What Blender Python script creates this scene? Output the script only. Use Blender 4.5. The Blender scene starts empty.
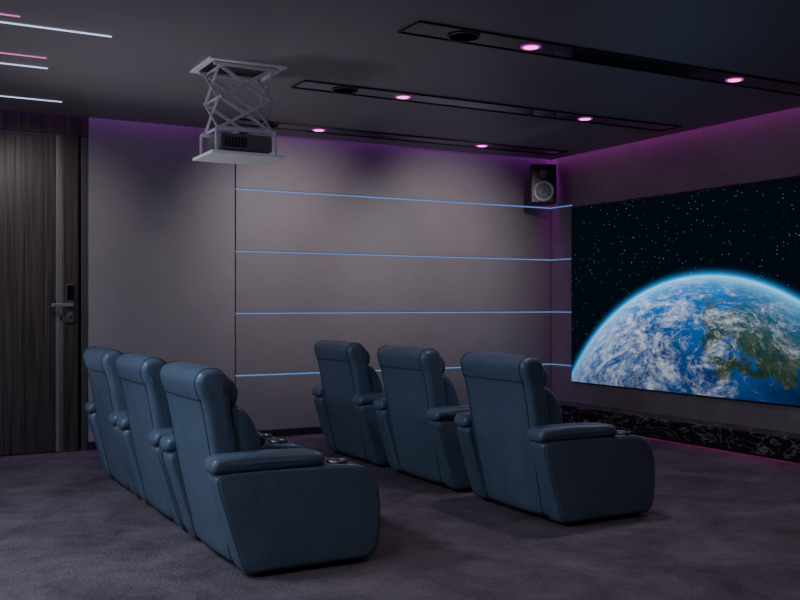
import bpy, bmesh, math, random
from mathutils import Vector, Matrix
random.seed(3)
SC = bpy.context.scene
COL = SC.collection

# ------------------------------------------------------------ materials
def new_mat(name):
    m = bpy.data.materials.new(name); m.use_nodes = True
    nt = m.node_tree
    return m, nt, nt.nodes["Principled BSDF"]

def simple(name, col, rough=0.5, metal=0.0, noise=0.0, nscale=20, bump=0.0, bscale=200, spec=0.5, detail=3):
    m, nt, b = new_mat(name)
    b.inputs["Base Color"].default_value = (*col, 1)
    b.inputs["Roughness"].default_value = rough
    b.inputs["Metallic"].default_value = metal
    b.inputs["Specular IOR Level"].default_value = spec
    tc = nt.nodes.new("ShaderNodeTexCoord")
    if noise > 0:
        n = nt.nodes.new("ShaderNodeTexNoise"); n.inputs["Scale"].default_value = nscale
        n.inputs["Detail"].default_value = 6; n.inputs["Roughness"].default_value = 0.65
        nt.links.new(tc.outputs["Object"], n.inputs["Vector"])
        r = nt.nodes.new("ShaderNodeValToRGB")
        r.color_ramp.elements[0].position = 0.3; r.color_ramp.elements[1].position = 0.7
        r.color_ramp.elements[0].color = (*[c*(1-noise) for c in col], 1)
        r.color_ramp.elements[1].color = (*[min(1, c*(1+noise)) for c in col], 1)
        nt.links.new(n.outputs["Fac"], r.inputs["Fac"]); nt.links.new(r.outputs["Color"], b.inputs["Base Color"])
    if bump > 0:
        n2 = nt.nodes.new("ShaderNodeTexNoise"); n2.inputs["Scale"].default_value = bscale
        n2.inputs["Detail"].default_value = detail
        nt.links.new(tc.outputs["Object"], n2.inputs["Vector"])
        bp = nt.nodes.new("ShaderNodeBump"); bp.inputs["Strength"].default_value = bump
        bp.inputs["Distance"].default_value = 0.01
        nt.links.new(n2.outputs["Fac"], bp.inputs["Height"]); nt.links.new(bp.outputs["Normal"], b.inputs["Normal"])
    return m

def emis(name, col, s):
    m, nt, b = new_mat(name)
    b.inputs["Base Color"].default_value = (0, 0, 0, 1)
    b.inputs["Emission Color"].default_value = (*col, 1)
    b.inputs["Emission Strength"].default_value = s
    return m

M_leather = simple("leather_blue", (0.098, 0.142, 0.192), 0.36, noise=0.12, nscale=8, bump=0.28, bscale=28, detail=9)
M_seam = simple("seam_dark", (0.02, 0.03, 0.045), 0.6)
M_black = simple("black_plastic", (0.012, 0.012, 0.014), 0.4)
M_dkgrey = simple("dark_grey_metal", (0.05, 0.05, 0.055), 0.45)
M_grey = simple("grey_metal", (0.20, 0.20, 0.21), 0.4, 0.4)
M_projector = simple("projector_grey", (0.13, 0.13, 0.135), 0.45)
M_blackgloss = simple("black_gloss", (0.006, 0.006, 0.008), 0.12)
M_chrome = simple("chrome", (0.75, 0.75, 0.8), 0.2, 1.0)
M_dkchrome = simple("dark_chrome", (0.2, 0.2, 0.22), 0.4, 1.0)
M_steel = simple("steel", (0.7, 0.7, 0.72), 0.4, 0.2)
M_white = simple("white_paint", (0.90, 0.90, 0.90), 0.5)
M_wall = simple("wall_plaster", (0.235, 0.210, 0.226), 0.55, noise=0.05, nscale=3, bump=0.05, bscale=300)
M_panel = simple("wall_panel_fabric", (0.225, 0.200, 0.216), 0.5, noise=0.05, nscale=4, bump=0.05, bscale=300)
M_ceil = simple("ceiling_paint", (0.24, 0.22, 0.235), 0.45, noise=0.04, nscale=2)
M_swall = simple("screen_wall_stone", (0.26, 0.225, 0.23), 0.6, noise=0.12, nscale=4, bump=0.1, bscale=60)
M_base = simple("baseboard_dark", (0.02, 0.02, 0.024), 0.4)
M_ledblue = emis("led_blue", (0.20, 0.42, 1.0), 0.62)
M_ledwhite = emis("led_cool_white", (0.55, 0.68, 1.0), 1.8)
M_ledpink = emis("led_pink", (1.0, 0.25, 0.75), 0.9)
M_mag = emis("downlight_magenta", (1.0, 0.16, 0.80), 3.5)

# carpet
def carpet():
    m, nt, b = new_mat("carpet")
    tc = nt.nodes.new("ShaderNodeTexCoord")
    n = nt.nodes.new("ShaderNodeTexNoise"); n.inputs["Scale"].default_value = 1.9; n.inputs["Detail"].default_value = 11
    n.inputs["Roughness"].default_value = 0.78; n.inputs["Distortion"].default_value = 0.4
    nt.links.new(tc.outputs["Object"], n.inputs["Vector"])
    r = nt.nodes.new("ShaderNodeValToRGB")
    r.color_ramp.elements[0].position = 0.36; r.color_ramp.elements[1].position = 0.66
    r.color_ramp.elements[0].color = (0.072, 0.057, 0.066, 1); r.color_ramp.elements[1].color = (0.205, 0.162, 0.182, 1)
    nt.links.new(n.outputs["Fac"], r.inputs["Fac"]); nt.links.new(r.outputs["Color"], b.inputs["Base Color"])
    b.inputs["Roughness"].default_value = 0.95
    b.inputs["Specular IOR Level"].default_value = 0.2
    n2 = nt.nodes.new("ShaderNodeTexNoise"); n2.inputs["Scale"].default_value = 55; n2.inputs["Detail"].default_value = 5
    nt.links.new(tc.outputs["Object"], n2.inputs["Vector"])
    bp = nt.nodes.new("ShaderNodeBump"); bp.inputs["Strength"].default_value = 0.8; bp.inputs["Distance"].default_value = 0.014
    nt.links.new(n2.outputs["Fac"], bp.inputs["Height"]); nt.links.new(bp.outputs["Normal"], b.inputs["Normal"])
    return m
M_carpet = carpet()

def wood():
    m, nt, b = new_mat("dark_wood")
    tc = nt.nodes.new("ShaderNodeTexCoord")
    mp = nt.nodes.new("ShaderNodeMapping"); mp.inputs["Scale"].default_value = (60, 60, 1.3)
    nt.links.new(tc.outputs["Object"], mp.inputs["Vector"])
    n = nt.nodes.new("ShaderNodeTexNoise"); n.inputs["Scale"].default_value = 1.0; n.inputs["Detail"].default_value = 5
    nt.links.new(mp.outputs["Vector"], n.inputs["Vector"])
    r = nt.nodes.new("ShaderNodeValToRGB")
    r.color_ramp.elements[0].position = 0.35; r.color_ramp.elements[1].position = 0.7
    r.color_ramp.elements[0].color = (0.020, 0.016, 0.016, 1); r.color_ramp.elements[1].color = (0.075, 0.058, 0.052, 1)
    nt.links.new(n.outputs["Fac"], r.inputs["Fac"]); nt.links.new(r.outputs["Color"], b.inputs["Base Color"])
    b.inputs["Roughness"].default_value = 0.38
    bp = nt.nodes.new("ShaderNodeBump"); bp.inputs["Strength"].default_value = 0.2; bp.inputs["Distance"].default_value = 0.005
    nt.links.new(n.outputs["Fac"], bp.inputs["Height"]); nt.links.new(bp.outputs["Normal"], b.inputs["Normal"])
    return m
M_wood = wood()

def marble():
    m, nt, b = new_mat("black_marble")
    tc = nt.nodes.new("ShaderNodeTexCoord")
    n = nt.nodes.new("ShaderNodeTexNoise"); n.inputs["Scale"].default_value = 2.2; n.inputs["Detail"].default_value = 9
    n.inputs["Distortion"].default_value = 1.6; n.inputs["Roughness"].default_value = 0.6
    mp = nt.nodes.new("ShaderNodeMapping"); mp.inputs["Rotation"].default_value = (0.5, 0.3, 0.4); mp.inputs["Scale"].default_value = (1, 1.2, 3)
    nt.links.new(tc.outputs["Object"], mp.inputs["Vector"]); nt.links.new(mp.outputs["Vector"], n.inputs["Vector"])
    s = nt.nodes.new("ShaderNodeMath"); s.operation = 'SUBTRACT'; s.inputs[1].default_value = 0.5
    a = nt.nodes.new("ShaderNodeMath"); a.operation = 'ABSOLUTE'
    nt.links.new(n.outputs["Fac"], s.inputs[0]); nt.links.new(s.outputs[0], a.inputs[0])
    r = nt.nodes.new("ShaderNodeValToRGB")
    r.color_ramp.elements[0].position = 0.0; r.color_ramp.elements[1].position = 0.02
    r.color_ramp.elements[0].color = (0.34, 0.31, 0.32, 1); r.color_ramp.elements[1].color = (0.016, 0.015, 0.017, 1)
    nt.links.new(a.outputs[0], r.inputs["Fac"]); nt.links.new(r.outputs["Color"], b.inputs["Base Color"])
    b.inputs["Roughness"].default_value = 0.22
    return m
M_marble = marble()

# ------------------------------------------------------------ mesh helpers
def link(ob, parent=None):
    COL.objects.link(ob)
    if parent is not None: ob.parent = parent
    return ob

def empty(name, loc=(0, 0, 0), rz=0):
    e = bpy.data.objects.new(name, None); e.location = loc; e.rotation_euler = (0, 0, rz)
    e.empty_display_size = 0.1
    COL.objects.link(e); return e

def box(name, x0, x1, y0, y1, z0, z1, mat, parent=None, bevel=0.0, seg=3, smooth=False):
    cx, cy, cz = (x0+x1)/2, (y0+y1)/2, (z0+z1)/2
    bm = bmesh.new(); bmesh.ops.create_cube(bm, size=1)
    for v in bm.verts:
        v.co = Vector((v.co.x*(x1-x0)+cx, v.co.y*(y1-y0)+cy, v.co.z*(z1-z0)+cz))
    if bevel > 0:
        bmesh.ops.bevel(bm, geom=bm.edges[:], offset=bevel, segments=seg, profile=0.5, affect='EDGES')
    me = bpy.data.meshes.new(name); bm.to_mesh(me); bm.free()
    me.materials.append(mat)
    if smooth:
        for p in me.polygons: p.use_smooth = True
    return link(bpy.data.objects.new(name, me), parent)

def boxes(name, lst, mat, parent=None, bevel=0.0):
    bm = bmesh.new()
    for (x0, x1, y0, y1, z0, z1) in lst:
        r = bmesh.ops.create_cube(bm, size=1)
        for v in r["verts"]:
            v.co = Vector((v.co.x*(x1-x0)+(x0+x1)/2, v.co.y*(y1-y0)+(y0+y1)/2, v.co.z*(z1-z0)+(z0+z1)/2))
    if bevel > 0:
        bmesh.ops.bevel(bm, geom=bm.edges[:], offset=bevel, segments=2, profile=0.5, affect='EDGES')
    me = bpy.data.meshes.new(name); bm.to_mesh(me); bm.free(); me.materials.append(mat)
    return link(bpy.data.objects.new(name, me), parent)

def bars(name, segs, mat, parent, w=0.02, t=0.006):
    """flat bars between points"""
    bm = bmesh.new()
    for a, b in segs:
        a = Vector(a); b = Vector(b); d = b-a; L = d.length; d.normalize()
        side = Vector((0, 1, 0)) if abs(d.y) < 0.9 else Vector((1, 0, 0))
        up = d.cross(side).normalized(); side = up.cross(d).normalized()
        vs = []
        for s in (0, L):
            for i, j in ((-1, -1), (1, -1), (1, 1), (-1, 1)):
                vs.append(bm.verts.new(a+d*s+side*i*t/2+up*j*w/2))
        for f in ((0, 1, 2, 3), (7, 6, 5, 4), (0, 4, 5, 1), (1, 5, 6, 2), (2, 6, 7, 3), (3, 7, 4, 0)):
            bm.faces.new([vs[k] for k in f])
    bmesh.ops.recalc_face_normals(bm, faces=bm.faces)
    me = bpy.data.meshes.new(name); bm.to_mesh(me); bm.free(); me.materials.append(mat)
    return link(bpy.data.objects.new(name, me), parent)

def lathe(name, prof, mat, parent=None, loc=(0, 0, 0), rot=(0, 0, 0), n=32):
    bm = bmesh.new(); rings = []
    for r, z in prof:
        rings.append([bm.verts.new((r*math.cos(2*math.pi*i/n), r*math.sin(2*math.pi*i/n), z)) for i in range(n)])
    for k in range(len(rings)-1):
        for i in range(n):
            bm.faces.new((rings[k][i], rings[k][(i+1) % n], rings[k+1][(i+1) % n], rings[k+1][i]))
    bm.faces.new(rings[-1]); bm.faces.new(list(reversed(rings[0])))
    bmesh.ops.recalc_face_normals(bm, faces=bm.faces)
    me = bpy.data.meshes.new(name); bm.to_mesh(me); bm.free(); me.materials.append(mat)
    for p in me.polygons: p.use_smooth = len(p.vertices) == 4
    ob = bpy.data.objects.new(name, me); ob.location = loc; ob.rotation_euler = rot
    return link(ob, parent)

def smooth_loop(pts, sub=6):
    n = len(pts); out = []
    for i in range(n):
        p0, p1, p2, p3 = [Vector(pts[(i+k-1) % n]) for k in range(4)]
        for s in range(sub):
            t = s/sub
            out.append(0.5*((2*p1)+(-p0+p2)*t+(2*p0-5*p1+4*p2-p3)*t*t+(-p0+3*p1-3*p2+p3)*t**3))
    return out

def loop_normals(L):
    n = len(L); area = sum(L[i].x*L[(i+1) % n].y-L[(i+1) % n].x*L[i].y for i in range(n))
    sg = 1 if area > 0 else -1
    out = []
    for i in range(n):
        d = (L[(i+1) % n]-L[i-1]).normalized()
        out.append(Vector((d.y, -d.x))*sg)
    return out

def inset_scale(L, o):
    xs = [p.x for p in L]; zs = [p.y for p in L]
    cx, cz = (min(xs)+max(xs))/2, (min(zs)+max(zs))/2
    hx, hz = (max(xs)-min(xs))/2, (max(zs)-min(zs))/2
    return [Vector((cx+(p.x-cx)*(1-o/hx), cz+(p.y-cz)*(1-o/hz))) for p in L]

def loft(name, pts, y0, y1, mat, parent, r=0.03, crown=0.0, puff=0.0, sub=6, taper=None, scale=False):
    """pillow-like solid: smooth xz profile swept along y with full-round edges.
    crown: extra inset toward the sides; puff: end caps bulge outwards"""
    L = smooth_loop(pts, sub); N = loop_normals(L)
    yc = (y0+y1)/2; h = (y1-y0)/2
    st = []
    K = 7
    for k in range(K+1):
        a = math.pi/2*(1-k/K)
        st.append((-(h-r)-r*math.sin(a), r*(1-math.cos(a))))
    M = 10
    for k in range(1, M):
        st.append((-(h-r)+2*(h-r)*k/M, 0))
    for k in range(K+1):
        a = math.pi/2*(k/K)
        st.append(((h-r)+r*math.sin(a), r*(1-math.cos(a))))
    bm = bmesh.new(); rings = []
    for (y, off) in st:
        o = off+crown*(y/h)**2
        ring = []
        Q = inset_scale(L, o) if scale else [p-nn*o for p, nn in zip(L, N)]
        for p, q in zip(L, Q):
            yy = y
            if taper: yy = y*taper(p.y)
            ring.append(bm.verts.new((q.x, yc+yy, q.y)))
        rings.append(ring)
    n = len(L)
    for k in range(len(rings)-1):
        for i in range(n):
            bm.faces.new((rings[k][i], rings[k][(i+1) % n], rings[k+1][(i+1) % n], rings[k+1][i]))
    for sgn, ring in ((-1, rings[0]), (1, rings[-1])):
        prev = ring
        cc = sum((v.co for v in ring), Vector())/n
        for f in (0.8, 0.5, 0.2):
            nr = []
            for v in ring:
                q = cc+(v.co-cc)*f
                q.y += sgn*puff*(1-f*f)
                nr.append(bm.verts.new(q))
            for i in range(n):
                bm.faces.new((prev[i], prev[(i+1) % n], nr[(i+1) % n], nr[i]))
            prev = nr
        bm.faces.new(prev)
    bmesh.ops.recalc_face_normals(bm, faces=bm.faces)
    me = bpy.data.meshes.new(name); bm.to_mesh(me); bm.free(); me.materials.append(mat)
    for p in me.polygons: p.use_smooth = True
    return link(bpy.data.objects.new(name, me), parent)

def tube(name, pts, rad, mat, parent, cyclic=False):
    cu = bpy.data.curves.new(name, 'CURVE'); cu.dimensions = '3D'; cu.bevel_depth = rad; cu.bevel_resolution = 2
    sp = cu.splines.new('POLY'); sp.points.add(len(pts)-1)
    for i, p in enumerate(pts): sp.points[i].co = (*p, 1)
    sp.use_cyclic_u = cyclic
    cu.materials.append(mat)
    return link(bpy.data.objects.new(name, cu), parent)

# ------------------------------------------------------------ room
XL, XR, YN, YF, H = -2.6, 6.63, -1.6, 8.53, 2.85
TOP = 3.08
box("floor", XL-0.1, XR+0.1, YN-0.1, YF+0.1, -0.1, 0, M_carpet)
box("wall_north", XL-0.1, XR+0.1, YF, YF+0.1, 0, TOP, M_wall)
box("wall_east", XR, XR+0.1, YN, YF, 0, TOP, M_swall)
box("wall_west", XL-0.1, XL, YN, YF, 0, TOP, M_wall)
box("wall_south", XL-0.1, XR+0.1, YN-0.1, YN, 0, TOP, M_wall)
box("ceiling", XL, XR-0.07, YN, YF-0.10, H, H+0.06, M_ceil)
box("ceiling_slab", XL-0.1, XR+0.1, YN-0.1, YF+0.1, TOP, TOP+0.1, M_ceil)

# panel wall
DX0, DX1, PX0 = 1.62, 1.635, 2.96
box("trim_flat_panel", DX1, PX0-0.012, YF-0.02, YF, 0.07, TOP-0.02, M_wall, bevel=0.003)
zl = [0.592, 1.172, 1.750, 2.328]
g = 0.009
rows = [0.07]+zl+[TOP-0.02]
lst = []
for i in range(5):
    lst.append((PX0, XR-0.002, YF-0.02, YF, rows[i]+(g if i else 0), rows[i+1]-(g if i < 4 else 0)))
boxes("trim_wall_panels", lst, M_panel, bevel=0.002)
e = empty("wall_led_lines")
boxes("led_strips", [(PX0, XR-0.004, YF-0.017, YF-0.001, z-0.0052, z+0.0052) for z in zl], M_ledblue, e)
boxes("led_strips_return", [(XR-0.006, XR-0.0005, 8.16, YF-0.022, z-0.0045, z+0.0045) for z in zl[:]], M_ledblue, e)
box("baseboard_north", DX1, XR-0.002, YF-0.028, YF, 0, 0.07, M_base)

# door & wood panelling
box("trim_wood_header", -0.8, DX0, YF-0.03, YF, 2.70, TOP-0.02, M_wood, bevel=0.003)
boxes("trim_door_casing", [(1.42, 1.545, YF-0.045, YF, 0, 2.695), (-0.8, 0.38, YF-0.03, YF, 0, 2.695)], M_wood, bevel=0.004)
boxes("trim_door_frame_edge", [(1.575, DX0, YF-0.03, YF, 0, 2.695)], M_dkgrey, bevel=0.004)
box("trim_door_reveal", 1.545, 1.575, YF-0.012, YF, 0, 2.695, M_blackgloss)
d = empty("door_1", (0, 0, 0))
box("door_leaf", 0.40, 1.358, YF-0.034, YF-0.011, 0.01, 2.68, M_wood, d, bevel=0.003)
boxes("door_slats", [(0.41+i*0.079, 0.41+i*0.079+0.074, YF-0.038, YF-0.033, 0.03, 2.66) for i in range(12)], M_wood, d, bevel=0.002)
box("door_core", 0.39, 1.40, YF-0.010, YF-0.001, 0.005, 2.69, M_black, d)
box("door_edge_strip", 1.362, 1.395, YF-0.036, YF-0.010, 0.01, 2.68, M_grey, d)
hx = 1.475
hd = empty("door_handle_lock", (0, 0, 0)); hd.parent = d
box("lock_plate", hx-0.035, hx+0.035, YF-0.075, YF-0.045, 1.10, 1.43, M_dkgrey, hd, bevel=0.008)
box("lock_keypad", hx-0.028, hx+0.028, YF-0.078, YF-0.074, 1.29, 1.42, M_blackgloss, hd, bevel=0.001)
box("lever", hx-0.16, hx+0.02, YF-0.125, YF-0.105, 1.235, 1.265, M_grey, hd, bevel=0.006)
box("lever_stem", hx-0.012, hx+0.012, YF-0.11, YF-0.07, 1.235, 1.26, M_grey, hd, bevel=0.004)
box("lock_thumbturn", hx-0.012, hx+0.012, YF-0.09, YF-0.07, 1.15, 1.18, M_chrome, hd, bevel=0.003)

# ------------------------------------------------------------ screen
def earth():
    m = bpy.data.materials.new("screen_earth_image"); m.use_nodes = True
    nt = m.node_tree; nt.nodes.clear(); N = nt.nodes.new; Lk = nt.links.new
    out = N("ShaderNodeOutputMaterial"); em = N("ShaderNodeEmission"); Lk(em.outputs[0], out.inputs[0])
    tc = N("ShaderNodeTexCoord"); sx = N("ShaderNodeSeparateXYZ"); Lk(tc.outputs["Object"], sx.inputs[0])
    def math_(op, a, b=None, clamp=False):
        n = N("ShaderNodeMath"); n.operation = op; n.use_clamp = clamp
        for i, v in enumerate((a, b)):
            if v is None: continue
            if isinstance(v, (int, float)): n.inputs[i].default_value = v
            else: Lk(v, n.inputs[i])
        return n.outputs[0]
    R = 2.24; cy = 6.24; cz = -0.72
    u = math_('DIVIDE', math_('SUBTRACT', cy, sx.outputs["Y"]), R)
    v = math_('DIVIDE', math_('SUBTRACT', sx.outputs["Z"], cz), R)
    d2 = math_('ADD', math_('MULTIPLY', u, u), math_('MULTIPLY', v, v))
    d = math_('SQRT', d2)
    w_ = math_('SQRT', math_('MAXIMUM', math_('SUBTRACT', 1.0, d2), 0.0))
    cb = N("ShaderNodeCombineXYZ"); Lk(u, cb.inputs[0]); Lk(v, cb.inputs[1]); Lk(w_, cb.inputs[2])
    def noise(scale, detail=8, rough=0.6, dist=0.0, off=(0, 0, 0), sc=(1, 1, 1), rot=(0, 0, 0)):
        mp = N("ShaderNodeMapping"); mp.inputs["Location"].default_value = off; mp.inputs["Scale"].default_value = sc
        mp.inputs["Rotation"].default_value = rot
        Lk(cb.outputs[0], mp.inputs["Vector"])
        n = N("ShaderNodeTexNoise"); n.inputs["Scale"].default_value = scale; n.inputs["Detail"].default_value = detail
        n.inputs["Roughness"].default_value = rough; n.inputs["Distortion"].default_value = dist
        Lk(mp.outputs[0], n.inputs["Vector"]); return n.outputs["Fac"]
    def ramp(fac, els):
        r = N("ShaderNodeValToRGB"); cr = r.color_ramp
        while len(cr.elements) < len(els): cr.elements.new(0.5)
        for e_, (p, c) in zip(cr.elements, els):
            e_.position = p; e_.color = (*c, 1)
        Lk(fac, r.inputs["Fac"]); return r.outputs["Color"]
    def mix(f, a, b, mode='MIX'):
        n = N("ShaderNodeMix"); n.data_type = 'RGBA'; n.blend_type = mode; n.clamp_factor = True
        for s, vv in ((n.inputs[0], f), (n.inputs[6], a), (n.inputs[7], b)):
            if isinstance(vv, (int, float)): s.default_value = vv
            elif isinstance(vv, tuple): s.default_value = (*vv, 1)
            else: Lk(vv, s)
        return n.outputs[2]
    ocean = ramp(noise(3, 4, 0.5), [(0.3, (0.001, 0.014, 0.075)), (0.7, (0.001, 0.080, 0.28))])
    lu, lv = (6.24-5.45)/R, (1.06+0.72)/R
    du = math_('SUBTRACT', u, lu); dv = math_('SUBTRACT', v, lv)
    dist = math_('SQRT', math_('ADD', math_('MULTIPLY', du, du), math_('MULTIPLY', math_('MULTIPLY', dv, dv), 2.8)))
    landf = math_('SUBTRACT', math_('ADD', noise(4.5, 12, 0.68, 0.2, (2, 1, 0)), 0.20), math_('MULTIPLY', dist, 0.9))
    landm = ramp(landf, [(0.40, (0, 0, 0)), (0.43, (1, 1, 1))])
    landc = ramp(noise(13, 12, 0.8, 0, (5, 0, 0)), [(0.35, (0.004, 0.022, 0.014)), (0.5, (0.020, 0.045, 0.020)), (0.66, (0.11, 0.088, 0.052))])
    surf = mix(landm, ocean, landc)
    cl = noise(4.2, 15, 0.78, 1.3, (0.3, 4, 1), (1, 1.5, 1), (0, 0, 0.5))
    cl2 = noise(22, 14, 0.85, 0.6, (3, 4, 1), (1, 1.5, 1), (0, 0, -0.4))
    cbias = math_('ADD', math_('MULTIPLY', math_('SUBTRACT', 0.20, u), 0.10), 0.012)
    cf = math_('ADD', math_('ADD', math_('MULTIPLY', cl, 0.62), math_('MULTIPLY', cl2, 0.44)), cbias)
    cm = ramp(cf, [(0.545, (0, 0, 0)), (0.60, (0.24, 0.24, 0.24)), (0.69, (0.97, 0.97, 0.97))])
    surf = mix(cm, surf, (0.64, 0.70, 0.78))
    hz = math_('POWER', math_('MINIMUM', d, 1.0), 12.0)
    surf = mix(math_('MULTIPLY', hz, 0.62), surf, (0.004, 0.24, 0.74))
    rim = math_('POWER', math_('MINIMUM', d, 1.0), 60.0)
    surf = mix(math_('MULTIPLY', rim, 0.7), surf, (0.30, 0.80, 1.0))
    sh = math_('ADD', math_('MULTIPLY', v, 1.7), -0.60, True)
    surf = mix(1.0, surf, mix(sh, (0.10, 0.10, 0.17), (1, 1, 1)), 'MULTIPLY')
    # space
    def stars(scale, r0, r1, pw):
        vo = N("ShaderNodeTexVoronoi"); vo.inputs["Scale"].default_value = scale
        mp2 = N("ShaderNodeMapping"); mp2.inputs["Scale"].default_value = (0.0, 1, 1)
        Lk(tc.outputs["Object"], mp2.inputs[0]); Lk(mp2.outputs[0], vo.inputs["Vector"])
        st = ramp(vo.outputs["Distance"], [(r0, (0.13, 0.24, 0.28)), (r1, (0, 0, 0))])
        sb = N("ShaderNodeSeparateColor"); Lk(vo.outputs["Color"], sb.inputs[0])
        return mix(math_('POWER', sb.outputs[0], pw), (0, 0, 0), st)
    st = mix(1.0, stars(14, 0.02, 0.09, 4.0), stars(30, 0.02, 0.15, 2.5), 'ADD')
    space = mix(1.0, (0.0008, 0.0024, 0.005), st, 'ADD')
    gl = math_('POWER', math_('SUBTRACT', 1.0, math_('MULTIPLY', math_('SUBTRACT', d, 1.0), 16.0, True), True), 6.0)
    space = mix(1.0, space, mix(gl, (0, 0, 0), (0.02, 0.28, 0.70)), 'ADD')
    inside = ramp(d, [(0.996, (1, 1, 1)), (1.0, (0, 0, 0))])
    fin = mix(inside, space, surf)
    Lk(fin, em.inputs["Color"]); em.inputs["Strength"].default_value = 1.7
    return m
M_earth = earth()
ps = empty("projection_screen")
SY0, SY1, SZ0, SZ1 = 3.95, 8.13, 0.43, 2.29
box("screen_frame", 6.606, XR-0.001, SY0-0.015, SY1+0.015, SZ0-0.015, SZ1+0.015, M_black, ps, bevel=0.003)
bm = bmesh.new()
vs = [bm.verts.new(c) for c in ((6.60, SY0, SZ0), (6.60, SY0, SZ1), (6.60, SY1, SZ1), (6.60, SY1, SZ0))]
bm.faces.new(vs)
bmesh.ops.recalc_face_normals(bm, faces=bm.faces)
me = bpy.data.meshes.new("screen_image"); bm.to_mesh(me); bm.free(); me.materials.append(M_earth)
link(bpy.data.objects.new("screen_image", me), ps)

# marble ledge
lg = empty("marble_ledge")
box("ledge_slab", 6.35, XR-0.002, YN+0.01, YF-0.03, 0.03, 0.20, M_marble, lg, bevel=0.006)
box("ledge_toe", 6.42, XR-0.002, YN+0.01, YF-0.03, 0.0, 0.03, M_black, lg)

# ------------------------------------------------------------ ceiling tracks
M_rim = emis("downlight_rim_magenta", (0.8, 0.05, 0.65), 0.4)
for k, yc in enumerate((4.78, 6.40, 7.98)):
    t = empty("ceiling_light_track", (0, yc, 0))
    x0, x1 = 2.70, 6.33
    box("channel", x0, x1, -0.115, 0.115, H-0.006, H-0.0005, M_blackgloss, t)
    boxes("edge_rails", [(x0-0.008, x1+0.008, -0.125, -0.115, H-0.012, H-0.0005), (x0-0.008, x1+0.008, 0.115, 0.125, H-0.012, H-0.0005),
                         (x0-0.008, x0, -0.115, 0.115, H-0.012, H-0.0005), (x1, x1+0.008, -0.115, 0.115, H-0.012, H-0.0005)], M_black, t)
    lathe("speaker_grille", [(0.098, H-0.014), (0.098, H-0.006), (0.085, H-0.006), (0.085, H-0.014), (0.001, H-0.014)], M_dkgrey, t, (3.07, 0, 0))
    for xx in (3.56, 5.34):
        lathe("downlight_ring", [(0.064, H-0.006), (0.064, H-0.012), (0.050, H-0.012), (0.048, H-0.008), (0.0481, H-0.006)], M_rim, t, (xx, 0, 0))
        lathe("downlight_lens", [(0.048, H-0.008), (0.043, H-0.014), (0.001, H-0.016)], M_mag, t, (xx, 0, 0))

# ceiling LED lines (left)
cl = empty("ceiling_led_lines")
whites = [(5.82, 1.25), (6.81, 1.04), (7.88, 1.31)]
pinks = [(5.66, 0.72), (6.53, 0.99)]
boxes("led_white", [(-2.2, x, y-0.007, y+0.007, H-0.005, H-0.0005) for y, x in whites], M_ledwhite, cl)
boxes("led_pink", [(-2.2, x, y-0.007, y+0.007, H-0.005, H-0.0005) for y, x in pinks], M_ledpink, cl)

# ------------------------------------------------------------ projector lift
pl = empty("projector_lift", (2.17, 6.20, 0))
a, b_ = 0.265, 0.225
boxes("ceiling_frame", [(-a, a, -b_, -b_+0.04, H-0.012, H-0.0005), (-a, a, b_-0.04, b_, H-0.012, H-0.0005),
                        (-a, -a+0.04, -b_+0.04, b_-0.04, H-0.012, H-0.0005), (a-0.04, a, -b_+0.04, b_-0.04, H-0.012, H-0.0005)], M_white, pl)
box("opening_black_sheet", -a+0.03, a-0.03, -b_+0.03, b_-0.03, H-0.006, H-0.0005, M_black, pl)  # flat black sheet painted in for the shade inside the opening
segs = []
zt, zb = H-0.03, 2.42
for yy in (-0.15, 0.15):
    nst = 2; hh = (zt-zb)/nst
    for s in range(nst):
        z0 = zb+s*hh; z1 = z0+hh
        segs += [((-0.17, yy, z0), (0.17, yy, z1)), ((0.17, yy+0.008, z0), (-0.17, yy+0.008, z1))]
bars("scissor_arms", segs, M_steel, pl, 0.022, 0.006)
segs2 = []
for xx in (-0.19, 0.19):
    hh = (zt-zb)/2
    for s in range(2):
        z0 = zb+s*hh; z1 = z0+hh
        segs2 += [((xx, -0.14, z0), (xx, 0.14, z1)), ((xx+0.008, 0.14, z0), (xx+0.008, -0.14, z1))]
bars("cross_arms", segs2, M_steel, pl, 0.016, 0.006)
rods = []
for z in (zb, (zb+zt)/2, zt):
    for xx in (-0.17, 0.17):
        rods.append(((xx, -0.16, z), (xx, 0.17, z)))
bars("cross_rods", rods, M_steel, pl, 0.012, 0.012)
bars("top_rails", [((-0.22, -0.16, H-0.022), (0.22, -0.16, H-0.022)), ((-0.22, 0.16, H-0.022), (0.22, 0.16, H-0.022))], M_steel, pl, 0.02, 0.02)
boxes("carriage", [(-0.20, 0.20, -0.17, -0.14, 2.395, 2.42), (-0.20, 0.20, 0.14, 0.17, 2.395, 2.42), (-0.03, 0.03, -0.14, 0.14, 2.395, 2.42)], M_steel, pl)
box("projector_body", -0.17, 0.19, -0.15, 0.15, 2.275, 2.385, M_projector, pl, bevel=0.012)
boxes("projector_vents", [(-0.14+i*0.022, -0.13+i*0.022, -0.1535, -0.148, 2.295, 2.36) for i in range(7)], M_black, pl)
lathe("projector_lens", [(0.042, 0), (0.042, 0.03), (0.034, 0.03), (0.03, 0.02), (0.001, 0.024)], M_blackgloss, pl, (0.19, 0.05, 2.33), (0, math.pi/2, 0))
boxes("tray_posts", [(sx*0.205-0.007, sx*0.205+0.007, sy*0.165-0.007, sy*0.165+0.007, 2.25, 2.41) for sx in (-1, 1) for sy in (-1, 1)], M_steel, pl)
box("tray", -a+0.015, a-0.015, -b_+0.01, b_-0.01, 2.235, 2.255, M_white, pl, bevel=0.004)

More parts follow.
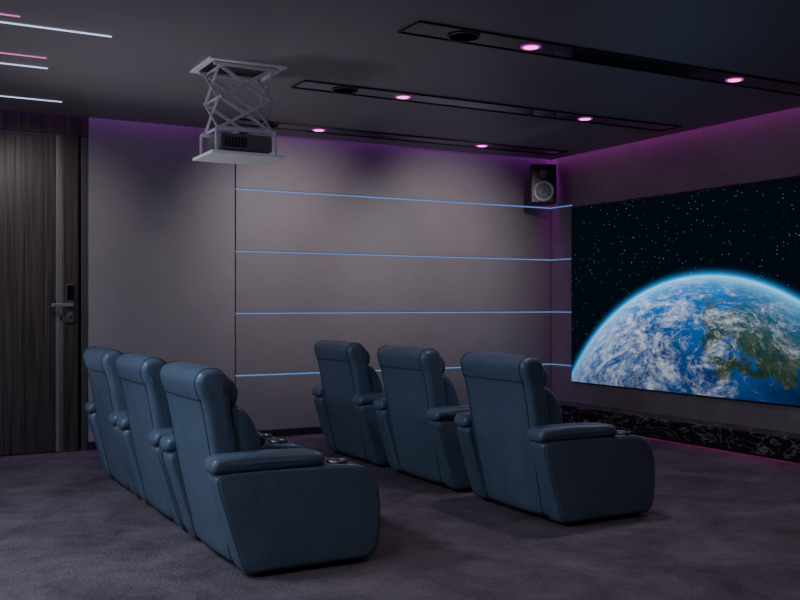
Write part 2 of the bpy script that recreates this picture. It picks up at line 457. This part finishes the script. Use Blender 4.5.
# ------------------------------------------------------------ wall speaker
sp = empty("wall_speaker", (6.28, 8.22, 0), math.radians(-32))
box("cabinet", -0.135, 0.135, -0.11, 0.13, 2.33, 2.74, simple("speaker_black", (0.02, 0.02, 0.022), 0.35), sp, bevel=0.012)
lathe("woofer_ring", [(0.108, 0), (0.108, 0.012), (0.092, 0.014), (0.082, 0.004)], M_steel, sp, (0, -0.11, 2.455), (math.pi/2, 0, 0))
lathe("woofer_cone", [(0.084, 0.004), (0.080, 0.010), (0.035, 0.002), (0.03, 0.012), (0.001, 0.018)], simple("cone", (0.35, 0.35, 0.37), 0.4), sp, (0, -0.11, 2.455), (math.pi/2, 0, 0))
lathe("tweeter", [(0.045, 0), (0.045, 0.008), (0.03, 0.008), (0.018, 0.004), (0.001, 0.012)], M_grey, sp, (0, -0.11, 2.64), (math.pi/2, 0, 0))
box("bracket", -0.03, 0.03, 0.12, 0.235, 2.50, 2.58, M_black, sp)

# ------------------------------------------------------------ recliners
shell = [(.17, .035), (.125, .18), (.085, .36), (.05, .54), (.022, .70), (.002, .79), (-.020, .85), (-.028, .905), (-.002, .948), (.055, .965),
         (.11, .95), (.145, .90), (.15, .83), (.16, .74), (.19, .60), (.22, .45), (.27, .25), (.29, .05)]
lumbar = [(.13, .77), (.19, .785), (.25, .74), (.305, .65), (.325, .55), (.30, .46), (.24, .42), (.17, .44), (.13, .6)]
head = [(.07, .925), (.13, .93), (.185, .885), (.205, .83), (.185, .775), (.13, .76), (.08, .80)]
side = [(.19, .022), (.15, .07), (.12, .16), (.065, .34), (.035, .44), (.04, .48), (.08, .497), (.20, .50), (.40, .497), (.60, .492), (.73, .482), (.80, .452), (.85, .38), (.868, .27), (.865, .15), (.85, .07), (.81, .026), (.75, .02), (.5, .02), (.3, .02)]
pad = [(.015, .50), (.02, .545), (.06, .565), (.2, .572), (.38, .568), (.52, .560), (.565, .54), (.57, .51), (.54, .492), (.3, .488), (.06, .488)]
seat = [(.16, .30), (.17, .44), (.25, .465), (.45, .46), (.65, .465), (.78, .45), (.82, .40), (.83, .33), (.80, .28), (.5, .27), (.25, .27)]
foot = [(.74, .08), (.72, .2), (.74, .28), (.80, .285), (.83, .25), (.84, .16), (.83, .09), (.80, .065)]

def recliner(X, Y):
    """X: world x of local 0; Y: world y of the near outer side"""
    W = 0.46
    c = empty("recliner_chair", (X, Y+W, 0))
    tp = lambda z: 0.93+0.07*min(1, max(0, z)/0.7)
    loft("backrest_shell", shell, -0.345, 0.345, M_leather, c, r=0.035, crown=0.012, puff=0.004, taper=tp)
    loft("lumbar_cushion", lumbar, -0.30, 0.30, M_leather, c, r=0.045, crown=0.01, puff=0.01, scale=True)
    loft("headrest_pillow", head, -0.305, 0.305, M_leather, c, r=0.04, crown=0.008, puff=0.01, scale=True)
    loft("seat_cushion", seat, -0.305, 0.305, M_leather, c, r=0.04, crown=0.01, scale=True)
    loft("footrest_panel", foot, -0.30, 0.30, M_leather, c, r=0.03, scale=True)
    for s in (-1, 1):
        y0, y1 = sorted((s*0.315, s*W))
        sd = "right" if s < 0 else "left"
        loft("arm_side_"+sd, side, y0, y1, M_leather, c, r=0.028, puff=0.006, scale=True)
        loft("arm_pad_"+sd, pad, y0-0.006, y1+0.006, M_leather, c, r=0.03, crown=0.004, puff=0.004, scale=True)
        ym = (y0+y1)/2
        lathe("cup_holder_ring", [(0.054, 0.480), (0.054, 0.503), (0.045, 0.504), (0.040, 0.494), (0.0401, 0.49)], M_dkchrome, c, (.66, ym, 0))
        lathe("cup_holder_well", [(0.044, 0.48), (0.044, 0.4965), (0.001, 0.497)], M_black, c, (.66, ym, 0))
    L = smooth_loop(shell, 6); N = loop_normals(L)
    for s in (-1, 1):
        y = s*0.300
        pts = [(p.x-n.x*0.0095, y*tp(p.y), p.y-n.y*0.0095) for p, n in zip(L, N)]
        tube("backrest_piping", pts, 0.004, M_seam, c, True)
    zi = min(range(len(L)), key=lambda i: (abs(L[i].y-0.812) if L[i].x < 0.05 else 9))
    p = L[zi]; n = N[zi]
    pts = [(p.x-n.x*(0.012*(t/10)**2), t/10*0.315, p.y) for t in range(-10, 11)]
    tube("headroll_seam", pts, 0.004, M_seam, c)
    LS = inset_scale(smooth_loop(side, 5), 0.0095)
    for s in (-1, 1):
        y = s*(W-0.0095)
        tube("arm_piping", [(q.x, y, q.y) for q in LS], 0.003, M_seam, c, True)
    box("base_frame", 0.20, 0.80, -0.40, 0.40, 0.008, 0.10, M_black, c, bevel=0.01)
    for i, (fx, fy) in enumerate(((0.24, -0.37), (0.76, -0.37), (0.24, 0.37), (0.76, 0.37))):
        lathe("foot_%d" % (i+1), [(0.025, 0.0), (0.028, 0.04)], M_black, c, (fx, fy, 0), n=16)
    return c
for i in range(3): recliner(1.315, 4.135+i*1.015)
for i in range(3): recliner(3.215, 4.24+i*1.12)

# ------------------------------------------------------------ lights
def area(name, loc, sx, sy, power, col, rot=(0, 0, 0), spread=180):
    l = bpy.data.lights.new(name, 'AREA'); l.shape = 'RECTANGLE'; l.size = sx; l.size_y = sy
    l.energy = power; l.color = col; l.spread = math.radians(spread)
    o = bpy.data.objects.new(name, l); o.location = loc; o.rotation_euler = rot; COL.objects.link(o); return o
def spot(name, loc, tgt, power, col, ang, blend=1.0, size=0.05):
    l = bpy.data.lights.new(name, 'SPOT'); l.energy = power; l.color = col; l.spot_size = math.radians(ang); l.spot_blend = blend
    l.shadow_soft_size = size
    o = bpy.data.objects.new(name, l); o.location = loc
    o.rotation_euler = (Vector(tgt)-Vector(loc)).to_track_quat('-Z', 'Y').to_euler(); COL.objects.link(o); return o
def point(name, loc, power, col, size=0.1):
    l = bpy.data.lights.new(name, 'POINT'); l.energy = power; l.color = col; l.shadow_soft_size = size
    o = bpy.data.objects.new(name, l); o.location = loc; COL.objects.link(o); return o

# added fill lights on the unseen rear ceiling, framed like panel lamps
for (x, y, pw) in ((-0.7, 5.0, 75), (-1.2, 2.6, 26)):
    f = empty("added_ceiling_fill", (x, y, 0))
    boxes("ceiling_fill_frame", [(-0.32, 0.32, -0.32, -0.30, H-0.02, H-0.0005), (-0.32, 0.32, 0.30, 0.32, H-0.02, H-0.0005),
                         (-0.32, -0.30, -0.3, 0.3, H-0.02, H-0.0005), (0.30, 0.32, -0.3, 0.3, H-0.02, H-0.0005)], M_black, f)
    area("ceiling_fill_light", (x, y, H-0.012), 0.58, 0.58, pw, (0.64, 0.76, 1.0))
# added fill lamps on the unseen west wall, shaped like sconces
def wall_fill(x, y, rz, power, col):
    f = empty("added_wall_fill", (x, y, 1.95), rz)
    box("back_plate", -0.005, 0.02, -0.06, 0.06, -0.12, 0.12, M_dkgrey, f, bevel=0.004)
    box("wall_fill_arm", 0.02, 0.10, -0.012, 0.012, -0.15, -0.13, M_dkgrey, f)
    box("wall_fill_riser", 0.005, 0.02, -0.012, 0.012, -0.15, -0.11, M_dkgrey, f)
    lathe("wall_fill_cup", [(0.05, -0.13), (0.055, -0.10), (0.05, -0.10), (0.02, -0.125)], M_dkgrey, f, (0.12, 0, 0))
    px = x+0.12*math.cos(rz); py = y+0.12*math.sin(rz)
    point("wall_fill_point", (px, py, 1.95), power, col, 0.09)
for y, pw in ((1.0, 20), (3.4, 48), (5.8, 48)):
    wall_fill(XL+0.006, y, 0, pw, (0.70, 0.79, 1.0))
# added out-of-frame floor spots that brighten the ceiling and the lift tray
def floor_fill(x, y, tgt, power, ang):
    f = empty("added_floor_fill", (x, y, 0))
    lathe("floor_fill_base", [(0.07, 0.0), (0.07, 0.02), (0.02, 0.03), (0.02, 0.06)], M_dkgrey, f)
    lathe("floor_fill_can", [(0.035, 0.05), (0.05, 0.06), (0.05, 0.14), (0.045, 0.14), (0.04, 0.08)], M_dkgrey, f)
    spot("floor_fill_beam", (x, y, 0.16), tgt, power, (0.95, 0.9, 1.0), ang, 1.0, 0.3)
floor_fill(0.2, 7.2, (1.8, 6.35, 2.6), 85, 62)
floor_fill(-1.6, 5.0, (0.8, 6.2, 2.85), 65, 80)
# wall washers
for x in (3.56, 5.34):
    spot("wall_washer", (x, 6.44, H-0.05), (x-0.05, 8.51, 1.72), 130, (1.0, 0.91, 0.94), 70)
    spot("added_carpet_spot", (x, 7.98, H-0.05), (x, 8.1, 0), 8, (0.9, 0.6, 1.0), 100)
spot("door_washer", (1.0, 6.8, H-0.03), (1.3, 8.5, 1.7), 60, (1.0, 0.9, 0.86), 66)
for x in (3.56, 5.34):
    spot("added_carpet_spot", (x, 4.78, H-0.05), (x, 4.5, 0), 40, (0.92, 0.78, 1.0), 120)
spot("added_carpet_spot", (0.4, 3.0, H-0.03), (1.0, 3.2, 0), 32, (0.95, 0.85, 1.0), 100)  # added spot without a fixture, lightens the carpet
spot("added_carpet_spot", (2.9, 2.8, H-0.03), (3.2, 2.8, 0), 32, (0.95, 0.85, 1.0), 100)  # another added spot for the carpet, no fixture here
# violet coves
area("cove_light_north", ((XL+XR)/2, YF-0.055, TOP-0.01), XR-XL-0.2, 0.05, 25, (0.60, 0.04, 0.95))
area("cove_light_east", (XR-0.038, (YN+YF)/2, TOP-0.01), 0.05, YF-YN-0.2, 30, (0.75, 0.03, 0.75))
area("ledge_toe_light", (6.405, 4.6, 0.022), 0.02, 5.2, 1.0, (1.0, 0.05, 0.6), (0, math.radians(60), 0))

# ------------------------------------------------------------ world + camera
w = bpy.data.worlds.new("world"); SC.world = w; w.use_nodes = True
w.node_tree.nodes["Background"].inputs[0].default_value = (0.01, 0.01, 0.015, 1)

cam = bpy.data.cameras.new("camera"); co = bpy.data.objects.new("camera", cam); COL.objects.link(co)
cam.sensor_width = 36; cam.lens = 957/800*36
cam.clip_start = 0.05
cam.shift_y = 5/800
co.location = (0, 0, 1.25)
co.rotation_euler = (math.pi/2, 0, -math.radians(28.9))
SC.camera = co
